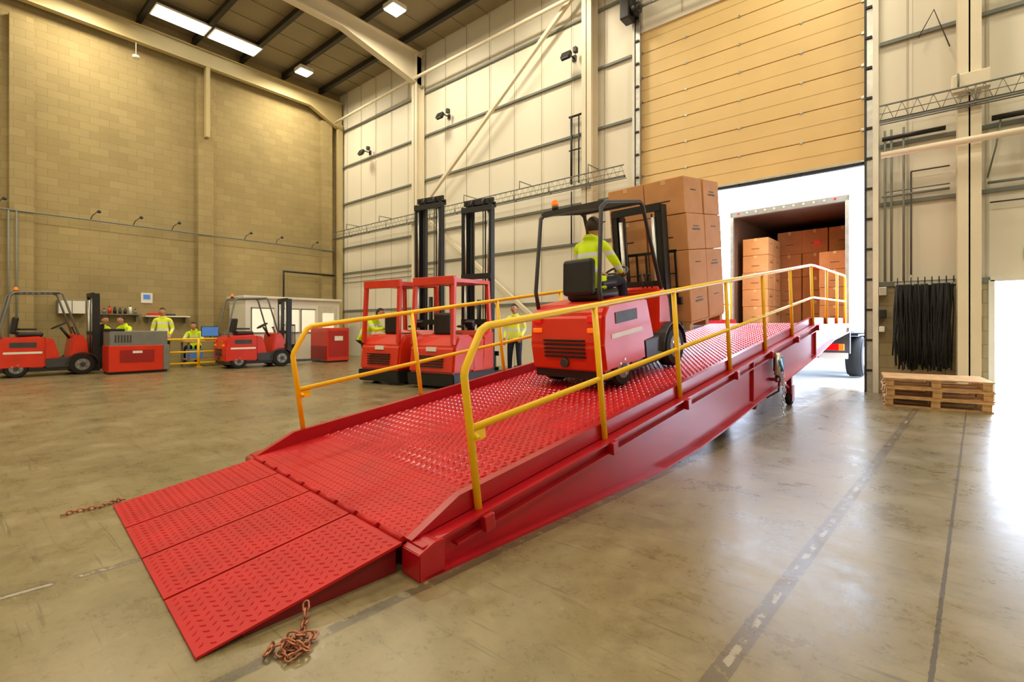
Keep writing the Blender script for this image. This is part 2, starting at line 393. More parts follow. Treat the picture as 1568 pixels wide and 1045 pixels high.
for x,z in ((-16.4,8.05),(-11.86,8.2),(-6.95,8.4)):
    b=MB('floodlight'); b.tube([(0,0,0),(0,-.25,.0),(0,-.35,-.05)],.02,BLK,8); b.box((0,-.4,-.1),(.28,.12,.2),BLK,(-.5,0,0),.02); b.box((0,-.455,-.13),(.22,.02,.15),GLS,(-.5,0,0)); b.box((.16,-.2,.08),(.1,.12,.14),DGR,bev=.01)
    b.bb(-.06,.06,-.02,0,-.08,.08,BLK); b.done(place(x,WY-.02,z))
b=MB('smoke_detector'); b.cyl((0,0,0),(0,0,-.08),.09,WHT,16); b.tube([(0,0,0),(0,0,.4)],.01,WHT); b.done(place(WX+.6,3.9,9.4))
b=MB('emergency_exit_sign'); b.box((0,0,0),(.3,.02,.2),GRN,bev=.004); b.box((-.05,-.012,0),(.06,.005,.12),WHT); b.box((.06,-.012,0),(.1,.005,.03),WHT); b.done(place(1.52,WY-.015,2.35))
b=MB('skylight_1')
for y0 in (4.2,5.75): b.bb(-17.75,-17.1,y0,y0+1.4,H-.27,H-.24,SKYL); b.bb(-17.8,-17.05,y0-.04,y0+1.44,H-.25,H-.2,WHT)
b.done()
def highbay(x,y,en):
    b=MB('high_bay_light'); b.box((0,0,.08),(.5,.5,.14),WHT,bev=.02); b.box((0,0,0),(.44,.44,.03),LAMP); b.tube([(0,0,.1),(0,0,.25)],.01,SIL,6); b.done(place(x,y,10.45))
    l=bpy.data.lights.new('high_bay_lamp','AREA'); l.size=1.0; l.energy=en; l.color=(1,.87,.63)
    o=bpy.data.objects.new('high_bay_lamp',l); sc.collection.objects.link(o); o.location=(x,y,10.36)
for x in (-16.6,-11.6,-7.3,-1.3,4.2):
    for y in (8.6,2.6,-3.6): highbay(x+(-.4 if x<-15 else 0),y,185)
# ------------------------------------------------------------ RAMP
RM=place(-1.814,1.899,0,math.radians(-4.39))
SL=.1385
def zd(y): return .215+SL*y if y<7.41 else 1.241+.008*(y-7.41)
W=2.27
b=MB('loading_ramp')
YE=10.35
b.ribbon([(-.42,zd(-.42)),(7.41,zd(7.41)),(YE,zd(YE))],-W+.05,-.05,.02,RED2)
for yy in [k*.6 for k in range(17)]:
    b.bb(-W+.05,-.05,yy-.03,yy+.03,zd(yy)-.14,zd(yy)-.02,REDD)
bot=[(-.42,.0),(2.0,.0),(2.7,.05),(3.4,.135),(4.2,.26),(6.0,.52),(7.4,.72),(8.6,.95),(YE-.3,1.08)]
for sgn,xo in ((1,0),(-1,-W)):
    xa=xo+sgn*.02
    b.pyz([(y,z) for y,z in bot]+[(YE-.3,zd(YE)-.01),(7.41,zd(7.41)-.01),(-.42,zd(-.42)-.01)],xa-.006,xa+.006,RED)
    x0,x1=sorted((xo-sgn*.05,xo+sgn*.09))
    b.ribbon([(y,z+.018) for y,z in bot],x0,x1,.018,RED)
    b.ribbon([(-.42,zd(-.42)-.005),(7.41,zd(7.41)-.005),(YE-.3,zd(YE)-.005)],*sorted((xo-sgn*.06,xo+sgn*.07)),.016,RED)
    b.ribbon([(-.2,zd(-.2)-.085),(7.41,zd(7.41)-.1),(YE-.5,zd(YE)-.1)],*sorted((xo+sgn*.02,xo+sgn*.065)),.014,RED)
    k0,k1=sorted((xo-sgn*.07,xo-sgn*.02)); kh=.105
    b.pyz([(-.42,zd(-.42)),(-.12,zd(-.12)+kh),(7.41,zd(7.41)+kh),(YE-.1,zd(YE)+kh),(YE-.1,zd(YE)),(7.41,zd(7.41)),],k0,k1,RED)
    b.pyz([(-.45,0),(-.45,.13),(-.36,.165),(-.3,.165),(-.3,0)],*sorted((xo-sgn*.06,xo+sgn*.09)),RED,.004)
    for yy in (4.3,7.35):
        zb=max(.02,min(zd(yy)-.5,1.05)); b.bb(*sorted((xo+sgn*.02,xo+sgn*.06)),yy-.006,yy+.006,zb,zd(yy)-.03,RED)
nn=V((0,-math.sin(math.atan(SL)),math.cos(math.atan(SL)))); uu=V((0,math.cos(math.atan(SL)),math.sin(math.atan(SL))))
for sgn,xo in ((1,0),(-1,-W)):
    xp=xo
    r=.022
    sp=1.236
    base=[V((xp,i*sp,zd(i*sp)-.03)) for i in range(7)]
    hh=1.0
    toppts=[base[0]-nn*.0, base[0]+nn*.76, base[0]+nn*.80+uu*.015, base[0]+nn*(hh-.02)+uu*.15, base[0]+nn*hh+uu*.2, base[6]+nn*hh-uu*.06, V((xp,base[6].y+.08,base[6].z+hh+.0)), V((xp,YE-.35,zd(YE)-.03+hh)),V((xp,YE-.27,zd(YE)-.03+hh-.06)),V((xp,YE-.25,zd(YE)-.03))]
    b.tube(toppts,r,YEL,12)
    mid=[base[0]+nn*.47,base[6]+nn*.47,V((xp,YE-.25,zd(YE)+.45))]
    b.tube(mid,r*.9,YEL,12)
    for i in range(1,7): b.tube([base[i],base[i]+nn*hh],r,YEL,12)
    for yy in (8.4,9.3): b.tube([(xp,yy,zd(yy)-.03),(xp,yy,zd(yy)-.03+hh)],r,YEL,12)
    for i in range(7):
        p=base[i]; b.box(p+nn*.012+V((sgn*.01,0,0)),(.1,.12,.016),YEL,(math.atan(SL),0,0),.003)
        b.box(p+V((sgn*.05,0,-.03)),(.09,.07,.09),RED,(math.atan(SL),0,0),.006)
        if i==0: b.cyl(p+nn*.47+V((-.03,0,-.02))+uu*.03,p+nn*.43+V((.03,0,-.02))+uu*.03,.014,YEL,8)
    b.box(base[0]+nn*.42+uu*.06,(.012,.09,.06),YEL,(math.atan(SL),0,0),.004)
def lumps(y0,y1,x0,x1,dy,dx,a,w,h,mat,zf,ang=45):
    vs=[];fs=[]; j=0; y=y0
    while y<y1:
        x=x0+(dx*.5 if j%2 else 0)
        while x<x1:
            an=math.radians(ang if j%2 else -ang); ca,sa=math.cos(an),math.sin(an)
            k=len(vs)
            for (p,q,hz) in ((-a,0,0),(0,-w,0),(a,0,0),(0,w,0),(-a*.5,0,h),(0,-w*.4,h),(a*.5,0,h),(0,w*.4,h)):
                X=x+p*ca-q*sa; Y=y+p*sa+q*ca; vs.append((X,Y,zf(Y)+hz-.0005))
            fs+=[(k+4,k+5,k+6,k+7)]+[(k+i,k+(i+1)%4,k+4+(i+1)%4,k+4+i) for i in range(4)]
            x+=dx
        y+=dy; j+=1
    b.raw(vs,fs,mat)
GRT=MT('grating_red',(198,22,28),.3,0,.15,4,coat=.3)
lumps(.15,YE-.05,-W+.1,-.1,.046,.062,.031,.013,.011,GRT,zd,90-8)
lumps(-.40,.12,-W+.1,-.1,.034,.048,.017,.006,.004,RED2,zd)
zf=lambda y: .012+(.15-.012)*(y+1.31)/.87
for i in range(4):
    x0=-W+.1+i*(W-.14)/4; x1=x0+(W-.14)/4-.016
    b.pyz([(-1.31,.003),(-1.31,.012),(-.45,zf(-.45)),(-.45,zf(-.45)-.014)],x0,x1,RED2)
    lumps(-1.28,-.48,x0+.03,x1-.02,.034,.048,.017,.006,.0045,RED2,zf)
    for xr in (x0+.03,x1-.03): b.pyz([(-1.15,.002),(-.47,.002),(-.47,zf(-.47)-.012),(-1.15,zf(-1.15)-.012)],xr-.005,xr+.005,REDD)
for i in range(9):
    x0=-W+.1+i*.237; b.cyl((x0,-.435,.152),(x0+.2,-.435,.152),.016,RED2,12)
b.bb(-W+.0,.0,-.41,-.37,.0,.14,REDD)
AX=4.35
for xw in (-.35,-1.9):
    b.cyl((xw-.08,AX,.2),(xw+.08,AX,.2),.2,RUB,28,bev=.02); b.cyl((xw-.085,AX,.2),(xw+.085,AX,.2),.1,DGR,16)
    b.pyz([(AX-.25,.3),(AX+.3,.3),(AX+.55,.72),(AX-.1,.62)],xw+.1,xw+.12,RED); b.pyz([(AX-.25,.3),(AX+.3,.3),(AX+.55,.72),(AX-.1,.62)],xw-.12,xw-.1,RED)
b.cyl((-1.95,AX,.2),(-.3,AX,.2),.035,DGR)
b.tube([(-.12,AX+.5,.15),(-.12,AX+1.2,.8)],.035,RED); b.tube([(-W+.12,AX+.5,.15),(-W+.12,AX+1.2,.8)],.035,RED)
b.tube([(-.05,AX+.1,.25),(-.05,AX+1.0,.62)],.022,SIL,8)
# hydraulic hand pump on side girder
b.cyl((.1,5.1,.62),(.1,5.1,.48),.035,DGR); b.box((.11,5.1,.72),(.1,.14,.2),BLK,bev=.01); b.cyl((.13,4.95,.58),(.13,5.0,.86),.035,SIL,12); b.tube([(.14,5.05,.8),(.22,4.85,.66),(.22,4.7,.78)],.014,MT('blue_handle',(60,130,190),.4)); b.bb(.02,.12,5.0,5.25,.5,.54,REDD)
b.tube([(.1,5.15,.5),(.08,5.2,.35),(.0,5.0,.28),(-.05,4.9,.4)],.012,RUB,8)
link_chain(b,[(.11,5.25,.65),(.13,5.25,.35),(.12,5.24,.1),(.14,5.2,.02)],SIL,.05,.006)
for xw in (-.12,-W+.12):
    b.tube([(xw,6.5,.12),(xw,6.5,.65)],.035,RED,sq=True); b.cyl((xw-.04,6.5,.09),(xw+.04,6.5,.09),.09,RUB,20,bev=.01); b.bb(xw-.055,xw-.045,6.44,6.56,.06,.3,RED); b.bb(xw+.045,xw+.055,6.44,6.56,.06,.3,RED)
    b.tube([(xw,6.5,.25),(xw,5.6,.5)],.02,RED,sq=True)
b.bb(-W+.06,-.06,6.46,6.54,.55,.65,REDD)
b.pyz([(YE-.3,zd(YE)),(YE+.45,1.265),(YE+.45,1.255),(YE-.3,zd(YE)-.03)],-W+.1,-.2,SIL)
b.ribbon([(7.5,1.235),(YE-.25,zd(YE)-.01)],.072,.082,.075,WHT)
link_chain(b,[(-.02,-.93,.07),(.02,-.95,.02),(.09,-1.0,.012),(.12,-1.06,.012),(.17,-1.02,.012),(.13,-.96,.02),(.09,-1.03,.03),(.14,-1.09,.014),(.19,-1.08,.014),(.19,-1.02,.02),(.13,-1.05,.035),(.08,-1.1,.014),(.11,-1.13,.014)],CHN,.038,.0042)
link_chain(b,[(-W+.08,-1.25,.03),(-W+.02,-1.3,.012),(-W+.07,-1.38,.012),(-W+.06,-1.5,.012),(-W+.09,-1.56,.012)],CHN,.036,.004)
b.done(RM)
# ------------------------------------------------------------ forklift
def wheel(b,x,y,r,w,hub=GRY):
    b.cyl((x-w/2,y,r),(x+w/2,y,r),r,RUB,32,bev=.02); s=1 if x>0 else -1
    b.cyl((x+s*w/2-s*.02,y,r),(x+s*(w/2+.006),y,r),r*.58,hub,24); b.cyl((x+s*w/2,y,r),(x+s*(w/2+.02),y,r),r*.22,DGR,12)
    for k in range(5):
        a=k*2*math.pi/5; b.cyl((x+s*w/2,y+r*.4*math.cos(a),r+r*.4*math.sin(a)),(x+s*(w/2+.015),y+r*.4*math.cos(a),r+r*.4*math.sin(a)),.015,SIL,8)
def forklift(name,M,col=TRED,mast=2.05,fz=.1,guard=GRY):
    b=MB(name); w=.51
    b.pyz([(.0,.2),(-.02,.5),(.04,.82),(.14,.93),(.8,.96),(.86,.9),(.86,.2)],-w,w,col,.035)
    b.pyz([(.86,.2),(.86,.42),(1.42,.42),(1.5,.3),(1.5,.2)],-w,w,DGR,.01)
    b.pyz([(1.28,.38),(1.36,.98),(1.5,1.02),(1.62,.85),(1.66,.3),(1.5,.25)],-w+.05,w-.05,col,.025)
    b.pyz([(.84,.4),(.84,.93),(1.0,.9),(1.12,.42)],-w+.02,w-.02,col,.02)
    b.bb(-w+.03,w-.03,.03,1.5,.12,.21,BLK)
    for s in (-1,1): b.bb(s*w-.004,s*w+.006,.15,.8,.55,.6,WHT); b.bb(s*w-.004,s*w+.008,.25,.7,.7,.82,DGR)
    for k in range(5): b.bb(-.28,.28,-.035,.03,.36+k*.045,.38+k*.045,BLK)
    b.cyl((0,-.05,.3),(0,.05,.3),.05,DGR)
    for s in (-1,1): b.box((s*.38,.02,.78),(.12,.05,.08),REDL,(-.2,0,0),.01); b.box((s*.38,-.0,.66),(.12,.04,.05),ORG,bev=.01)
    for s in (-1,1):
        pts=[(1.52+.31*math.cos(a),.25+.31*math.sin(a)) for a in [math.radians(t) for t in range(0,181,20)]]
        b.ribbon(pts,*sorted((s*.38,s*.56)),.015,DGR)
        wheel(b,s*.47,1.52,.25,.17); wheel(b,s*.42,.36,.21,.16)
    b.box((0,.62,1.0),(.46,.46,.12),BLK,bev=.05,seg=3); b.box((0,.36,1.22),(.42,.1,.42),BLK,(-.15,0,0),.05,3)
    for s in (-1,1): b.box((s*.25,.58,1.13),(.05,.3,.05),BLK,bev=.02)
    for s in (-1,1):
        b.tube([(s*.44,.12,.9),(s*.44,.1,1.1),(s*.42,.28,1.94),(s*.42,.36,2.0),(s*.42,1.1,2.04),(s*.42,1.17,2.0),(s*.44,1.46,.98)],.024,guard,10)
    for k in range(8): yk=.36+k*.105; b.bb(-.42,.42,yk-.02,yk+.01,2.005+k*.004,2.025+k*.004,guard)
    b.bb(-.42,.42,.3,.36,1.96,2.01,guard); b.bb(-.42,.42,1.09,1.15,2.01,2.06,guard)
    b.cyl((-.3,.42,2.03),(-.3,.42,2.08),.04,BLK,16); b.cyl((-.3,.42,2.08),(-.3,.42,2.12),.04,ORG,16); b.sph((-.3,.42,2.12),.04,ORG,12)
    b.tube([(0,1.35,.9),(0,1.18,1.18)],.03,BLK)
    wp=[Matrix.Translation((0,1.15,1.22))@Matrix.Rotation(math.radians(30),4,'X')@V((.16*math.cos(t*math.pi/8),.16*math.sin(t*math.pi/8),0)) for t in range(16)]
    b.tube(wp,.014,BLK,8,closed=True); b.tube([wp[0],wp[8]],.012,BLK,6); b.tube([wp[4],wp[12]],.012,BLK,6)
    for k in range(3): b.tube([(.22+k*.06,1.42,1.0),(.22+k*.06,1.36,1.16)],.008,BLK,6); b.sph((.22+k*.06,1.36,1.17),.02,BLK,8)
    mh=mast
    for s in (-1,1):
        b.bb(s*.36-.015,s*.36+.015,1.74,1.88,.06,mh,BLK); b.bb(*sorted((s*.36,s*.29)),1.74,1.76,.06,mh,BLK); b.bb(*sorted((s*.36,s*.29)),1.86,1.88,.06,mh,BLK)
        b.bb(s*.27-.015,s*.27+.015,1.78,1.9,.08,mh-.05,DGR)
        b.cyl((s*.24,1.76,.1),(s*.24,1.76,mh-.15),.03,SIL,12); b.tube([(s*.2,1.8,.3),(s*.2,1.8,mh-.1)],.012,DGR,6)
        b.cyl((s*.4,1.68,.35),(s*.4,1.35,.6),.035,SIL,12)
    for z in (.14,mh*.5,mh-.03): b.bb(-.36,.36,1.73,1.78,z-.05,z+.05,BLK)
    for z in (fz+.12,fz+.48): b.bb(-.48,.48,1.92,1.96,z-.05,z+.05,BLK)
    for s in (-1,1): b.bb(s*.3-.02,s*.3+.02,1.88,1.94,fz,fz+.55,DGR)
    for k in range(7): xx=-.42+k*.14; b.bb(xx-.012,xx+.012,1.94,1.96,fz+.5,fz+1.15,BLK)
    b.bb(-.44,.44,1.94,1.96,fz+1.12,fz+1.16,BLK)
    for s in (-1,1):
        b.bb(s*.28-.05,s*.28+.05,1.96,2.0,fz,fz+.55,DGR); b.pyz([(1.96,fz),(1.96,fz+.04),(2.95,fz+.025),(3.0,fz+.01),(3.0,fz)],s*.28-.05,s*.28+.05,DGR)
    return b.done(M)
MF0=RM@Matrix.Translation((-1.13,2.28,zd(2.28)+.012))@Matrix.Rotation(math.atan(SL),4,'X')
MF=MF0@Matrix.Scale(.94,4)
forklift('forklift',MF,MT('forklift_orange_red',(218,46,12),.4,0,.06,4,coat=.1),fz=.3,guard=DGR)
forklift('forklift',place(-16.5,.85,0,math.radians(0)))
forklift('forklift',place(-15.2,5.2,0,math.radians(-4)))
# ------------------------------------------------------------ cartons
def cartons(name,M,nx,ny,nz,sx,sy,sz,mat,pallet=True,lab=True):
    b=MB(name); z0=0
    if pallet:
        for yy in (-.5,0,.5): 
            b.bb(-.5,.5,yy*ny*sy*.9-.05,yy*ny*sy*.9+.05,.02,.1,WOOD)
        for k in range(6): xx=-.46+k*.184; b.bb(xx-.06,xx+.06,-ny*sy/2,ny*sy/2,.1,.12,WOOD)
        z0=.12
    for i in range(nx):
        for j in range(ny):
            for k in range(nz):
                c=V(((i-(nx-1)/2)*sx+random.uniform(-.008,.008),(j-(ny-1)/2)*sy+random.uniform(-.008,.008),z0+(k+.5)*sz))
                b.box(c,(sx-.012,sy-.012,sz-.006),mat,(0,0,random.uniform(-.015,.015)),.008)
                b.box(c+V((0,0,sz/2-.003)),(.06,sy-.02,.004),TAPE); 
                for s in (-1,1):
                    b.box(c+V((0,s*(sy/2-.006),sz*.42)),(.06,.004,sz*.14),TAPE)
                    if lab:
                        b.box(c+V((s*(sx/2-.006),0,.07)),(.004,sy*.3,.012),PUR)
                        if (i+j+k)%2: b.box(c+V((s*(sx/2-.006),.0,.03)),(.004,sy*.42,.02),PUR)
                        b.box(c+V((s*sx*.0,s*(sy/2-.006),-.05)),(sx*.3,.004,.014),PUR)
    return b.done(M)
cartons('carton_stack',MF0@Matrix.Translation((0,2.44,.33)),2,2,4,.54,.54,.45,CARD)
# ------------------------------------------------------------ people
def smat(name,c,z1,z2,ybase=None):
    m,nt,b=newmat(name); N=nt.nodes;L=nt.links
    tc=N.new('ShaderNodeTexCoord'); sp=N.new('ShaderNodeSeparateXYZ'); L.new(tc.outputs['Object'],sp.inputs[0])
    out=None
    for z in (z1,z2):
        s=N.new('ShaderNodeMath'); s.operation='SUBTRACT'; L.new(sp.outputs['Z'],s.inputs[0]); s.inputs[1].default_value=z
        a=N.new('ShaderNodeMath'); a.operation='ABSOLUTE'; L.new(s.outputs[0],a.inputs[0])
        l=N.new('ShaderNodeMath'); l.operation='LESS_THAN'; L.new(a.outputs[0],l.inputs[0]); l.inputs[1].default_value=.026
        if out is None: out=l.outputs[0]
        else:
            mx=N.new('ShaderNodeMath'); mx.operation='MAXIMUM'; L.new(out,mx.inputs[0]); L.new(l.outputs[0],mx.inputs[1]); out=mx.outputs[0]
    mi=N.new('ShaderNodeMix'); mi.data_type='RGBA'; L.new(out,mi.inputs[0]); mi.inputs[6].default_value=lin(c); mi.inputs[7].default_value=lin((215,218,215)); L.new(mi.outputs[2],b.inputs['Base Color'])
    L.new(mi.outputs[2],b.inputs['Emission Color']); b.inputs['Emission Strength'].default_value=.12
    b.inputs['Roughness'].default_value=.7
    return m
def person(name,M,J,sleeves=True,pants=NAVY,lean=0,hair=HAIR,cap=None,vest=(208,235,20)):
    order=['pelvis','spine','chest','neck','head0','hipL','kneeL','ankL','toeL','hipR','kneeR','ankR','toeR','clL','shL','elL','wrL','clR','shR','elR','wrR']
    rad={'pelvis':(.15,.12),'spine':(.14,.11),'chest':(.165,.12),'neck':(.07,.07),'head0':(.052,.055),'hip':(.095,.1),'knee':(.066,.068),'ank':(.05,.05),'toe':(.045,.035),'cl':(.09,.085),'sh':(.064,.066),'el':(.052,.052),'wr':(.034,.034)}
    ed=[('pelvis','spine','t'),('spine','chest','t'),('chest','neck','t'),('neck','head0','n'),('pelvis','hipL','p'),('hipL','kneeL','l'),('kneeL','ankL','l'),('ankL','toeL','s'),('pelvis','hipR','p'),('hipR','kneeR','l'),('kneeR','ankR','l'),('ankR','toeR','s'),('chest','clL','t'),('clL','shL','t'),('shL','elL','a'),('elL','wrL','a'),('chest','clR','t'),('clR','shR','t'),('shR','elR','a'),('elR','wrR','a')]
    for sd in 'LR': J['cl'+sd]=tuple(V(J['chest']).lerp(V(J['sh'+sd]),.5)*.75+V(J['neck']).lerp(V(J['sh'+sd]),.5)*.25)
    me=bpy.data.meshes.new('tmp'); me.from_pydata([J[o] for o in order],[(order.index(a),order.index(c)) for a,c,_ in ed],[])
    o=bpy.data.objects.new('tmp',me); sc.collection.objects.link(o)
    o.modifiers.new('s','SKIN'); sb=o.modifiers.new('u','SUBSURF'); sb.levels=3; sb.render_levels=3
    o.modifiers['s'].use_smooth_shade=True
    for i,n in enumerate(order):
        k=n[:-1] if n[-1] in 'LR' else n
        me.skin_vertices[0].data[i].radius=rad[k]; me.skin_vertices[0].data[i].use_root=(i==0)
    dg=bpy.context.evaluated_depsgraph_get(); em=bpy.data.meshes.new_from_object(o.evaluated_get(dg))
    bpy.data.objects.remove(o)
    cz=J['chest'][2]
    vm=smat('hi_vis_vest',vest,cz-.04,cz-.22)
    em.materials.clear()
    for m in (vm,pants,SKIN,BLK,vm if sleeves else SKIN): em.materials.append(m)
    lab={'t':0,'p':1,'l':1,'n':2,'s':3,'a':4}
    segs=[(V(J[a]),V(J[c]),lab[t]) for a,c,t in ed]
    up=(V(J['chest'])-V(J['pelvis'])).normalized()
    for p in em.polygons:
        c=V(p.center); bd=9;bl=0
        for a,d,l in segs:
            ab=d-a; t=max(0,min(1,(c-a).dot(ab)/ab.length_squared)); dist=(c-(a+ab*t)).length
            if l==1 and (a-V(J['pelvis'])).length<.01: dist+=.03
            if dist<bd: bd=dist;bl=l
        hz=(c-V(J['pelvis'])).dot(up)
        if bl in (0,1): bl=0 if hz>-.07 and (bl==0 or (c-V(J['pelvis'])).cross(up).length<.19) else 1
        p.material_index=bl; p.use_smooth=True
    E=bpy.data.objects.new(name,None); sc.collection.objects.link(E); E.matrix_world=M
    bo=bpy.data.objects.new('body',em); sc.collection.objects.link(bo); bo.parent=E
    b=MB('head'); h0=V(J['head0']); nk=V(J['neck']); dr=(h0-nk).normalized()
    c=h0+dr*.085+V((0,.02,0)); tilt=Matrix.Translation(c)@Matrix.Rotation(-lean,4,'X'); b.T=tilt
    t=bmesh.new(); bmesh.ops.create_uvsphere(t,u_segments=24,v_segments=16,radius=1)
    for v in t.verts:
        x,y,z=v.co; k=1-.22*max(0,-z)*(1 if y>-.3 else 1.3)
        v.co=V((x*.076*k,y*.096*(1-.1*max(0,-z)),z*.118))
    b.merge(t,SKIN,None,True)
    b.raw([(-.014,.088,-.02),(.014,.088,-.02),(0,.092,.02),(0,.115,-.018),(0,.09,-.032)],[(0,3,2),(3,1,2),(0,4,3),(3,4,1)],SKIN,True)
    for s in (-1,1):
        b.sph((s*.03,.083,.012),(.013,.008,.008),WHT,10); b.sph((s*.03,.09,.012),(.006,.004,.006),BLK,8); b.box((s*.03,.09,.033),(.032,.006,.006),hair,bev=.002)
        b.sph((s*.077,-.002,-.005),(.012,.022,.032),SKIN,10)
    b.box((0,.083,-.055),(.045,.008,.01),MT('lips',(165,90,80),.5),bev=.003)
    t=bmesh.new(); bmesh.ops.create_uvsphere(t,u_segments=24,v_segments=16,radius=1)
    bmesh.ops.delete(t,geom=[v for v in t.verts if (v.co.y>.25 and v.co.z<.5) or v.co.z<-.45],context='VERTS')
    for v in t.verts: v.co=V((v.co.x*.083,v.co.y*.103,v.co.z*.126))
    b.merge(t,cap or hair,None,True)
    if cap: b.box((0,.12,.05),(.13,.1,.012),cap,(.2,0,0),.005)
    b.done(parent=E)
    b=MB('collar'); cc=V(J['neck']).lerp(V(J['head0']),.15); ax_=(V(J['head0'])-V(J['neck'])).normalized(); qq=ax_.to_track_quat('Z','Y')
    for rr,dz in ((.08,-.014),(.073,.01)): b.tube([cc+ax_*dz+qq@V((rr*math.cos(t*math.pi/10),rr*math.sin(t*math.pi/10),0)) for t in range(20)],.016,vm,8,closed=True)
    b.done(parent=E)
    b=MB('hands')
    for sd,s in (('L',-1),('R',1)):
        w=V(J['wr'+sd]); d=(w-V(J['el'+sd])).normalized()
        q=d.to_track_quat('Y','Z').to_matrix().to_4x4(); b.T=Matrix.Translation(w)@q
        b.box((0,.05,0),(.078,.095,.028),SKIN,bev=.012,seg=3); b.tube([(0,-.03,0),(0,.03,0)],[.03,.026],SKIN,10)
        for k,(L_,xx) in enumerate(((.072,-.03),(.08,-.01),(.075,.01),(.06,.03))):
            b.tube([(xx,.085,0),(xx*1.1,.085+L_*.45,-.008),(xx*1.1,.085+L_*.75,-.03),(xx,.085+L_*.8,-.05)],[.0095,.009,.0085,.007],SKIN,8)
        b.tube([(-s*.03,.03,0),(-s*.055,.06,-.008),(-s*.06,.085,-.025)],[.012,.0105,.008],SKIN,8)
    b.T=Matrix(); b.done(parent=E)
    return E
def stand():
    return dict(pelvis=(0,0,.96),spine=(0,.0,1.14),chest=(0,-.01,1.33),neck=(0,0,1.47),head0=(0,.015,1.54),hipL=(-.1,0,.88),kneeL=(-.11,.03,.49),ankL=(-.12,-.02,.09),toeL=(-.14,.14,.045),hipR=(.1,0,.88),kneeR=(.12,.02,.49),ankR=(.14,-.02,.09),toeR=(.16,.14,.045),shL=(-.18,0,1.40),elL=(-.24,-.04,1.13),wrL=(-.2,.14,.95),shR=(.18,0,1.40),elR=(.25,-.04,1.13),wrR=(.24,.08,.9))
def sit(f=.45,fwd=0.0,hand=(.14,.42,.32)):
    return dict(pelvis=(0,0,.1),spine=(0,-.02+fwd*.3,.28),chest=(0,.0+fwd*.8,.47),neck=(0,.02+fwd,.61),head0=(0,.04+fwd*1.15,.68),hipL=(-.1,.05,.085),kneeL=(-.14,.46,.1),ankL=(-.15,.5,.1-f),toeL=(-.16,.66,.05-f),hipR=(.1,.05,.085),kneeR=(.14,.46,.1),ankR=(.15,.5,.1-f),toeR=(.16,.66,.05-f),shL=(-.18,.0+fwd*.9,.54),elL=(-.25,.12+fwd,.3),wrL=(-hand[0],hand[1]-.1,hand[2]),shR=(.18,.0+fwd*.9,.54),elR=(.26,.12+fwd,.3),wrR=(hand[0],hand[1]-.1,hand[2]))
person('forklift_driver',MF@Matrix.Translation((0,.58,1.04)),sit(.5,.06,(.15,.55,.2)),cap=MT('dark_cap',(60,50,40),.8))
J=stand(); person('standing_worker',place(-16.85,4.27,0,math.radians(-115)),J,sleeves=True,pants=BLKC,vest=(225,235,60))
person('seated_worker',place(-17.5,5.3,.46,math.radians(-120)),sit(.42,.12,(.12,.42,.3)),pants=BLKC)
person('seated_worker',place(-17.6,2.95,.62,math.radians(-60)),sit(.5,.1,(.12,.42,.2)),pants=NAVY)
person('seated_worker',place(-17.55,3.6,.62,math.radians(-150)),sit(.5,.1,(.12,.42,.2)),pants=NAVY)
J=stand(); J.update(spine=(0,.09,1.12),chest=(0,.2,1.27),neck=(0,.3,1.38),head0=(0,.35,1.43),shL=(-.18,.24,1.34),shR=(.18,.24,1.34),elL=(-.26,.38,1.1),wrL=(-.18,.58,1.08),elR=(.25,.42,1.12),wrR=(.16,.6,1.15),kneeR=(.12,.32,.72),ankR=(.12,.22,.34),toeR=(.13,.38,.3))
person('boarding_worker',place(-9.55,6.2,.0,math.radians(-62)),J,pants=NAVY)
J=stand(); person('standing_worker',place(-7.35,8.95,0.0,math.radians(-160)),J,pants=NAVY,vest=(235,240,90))
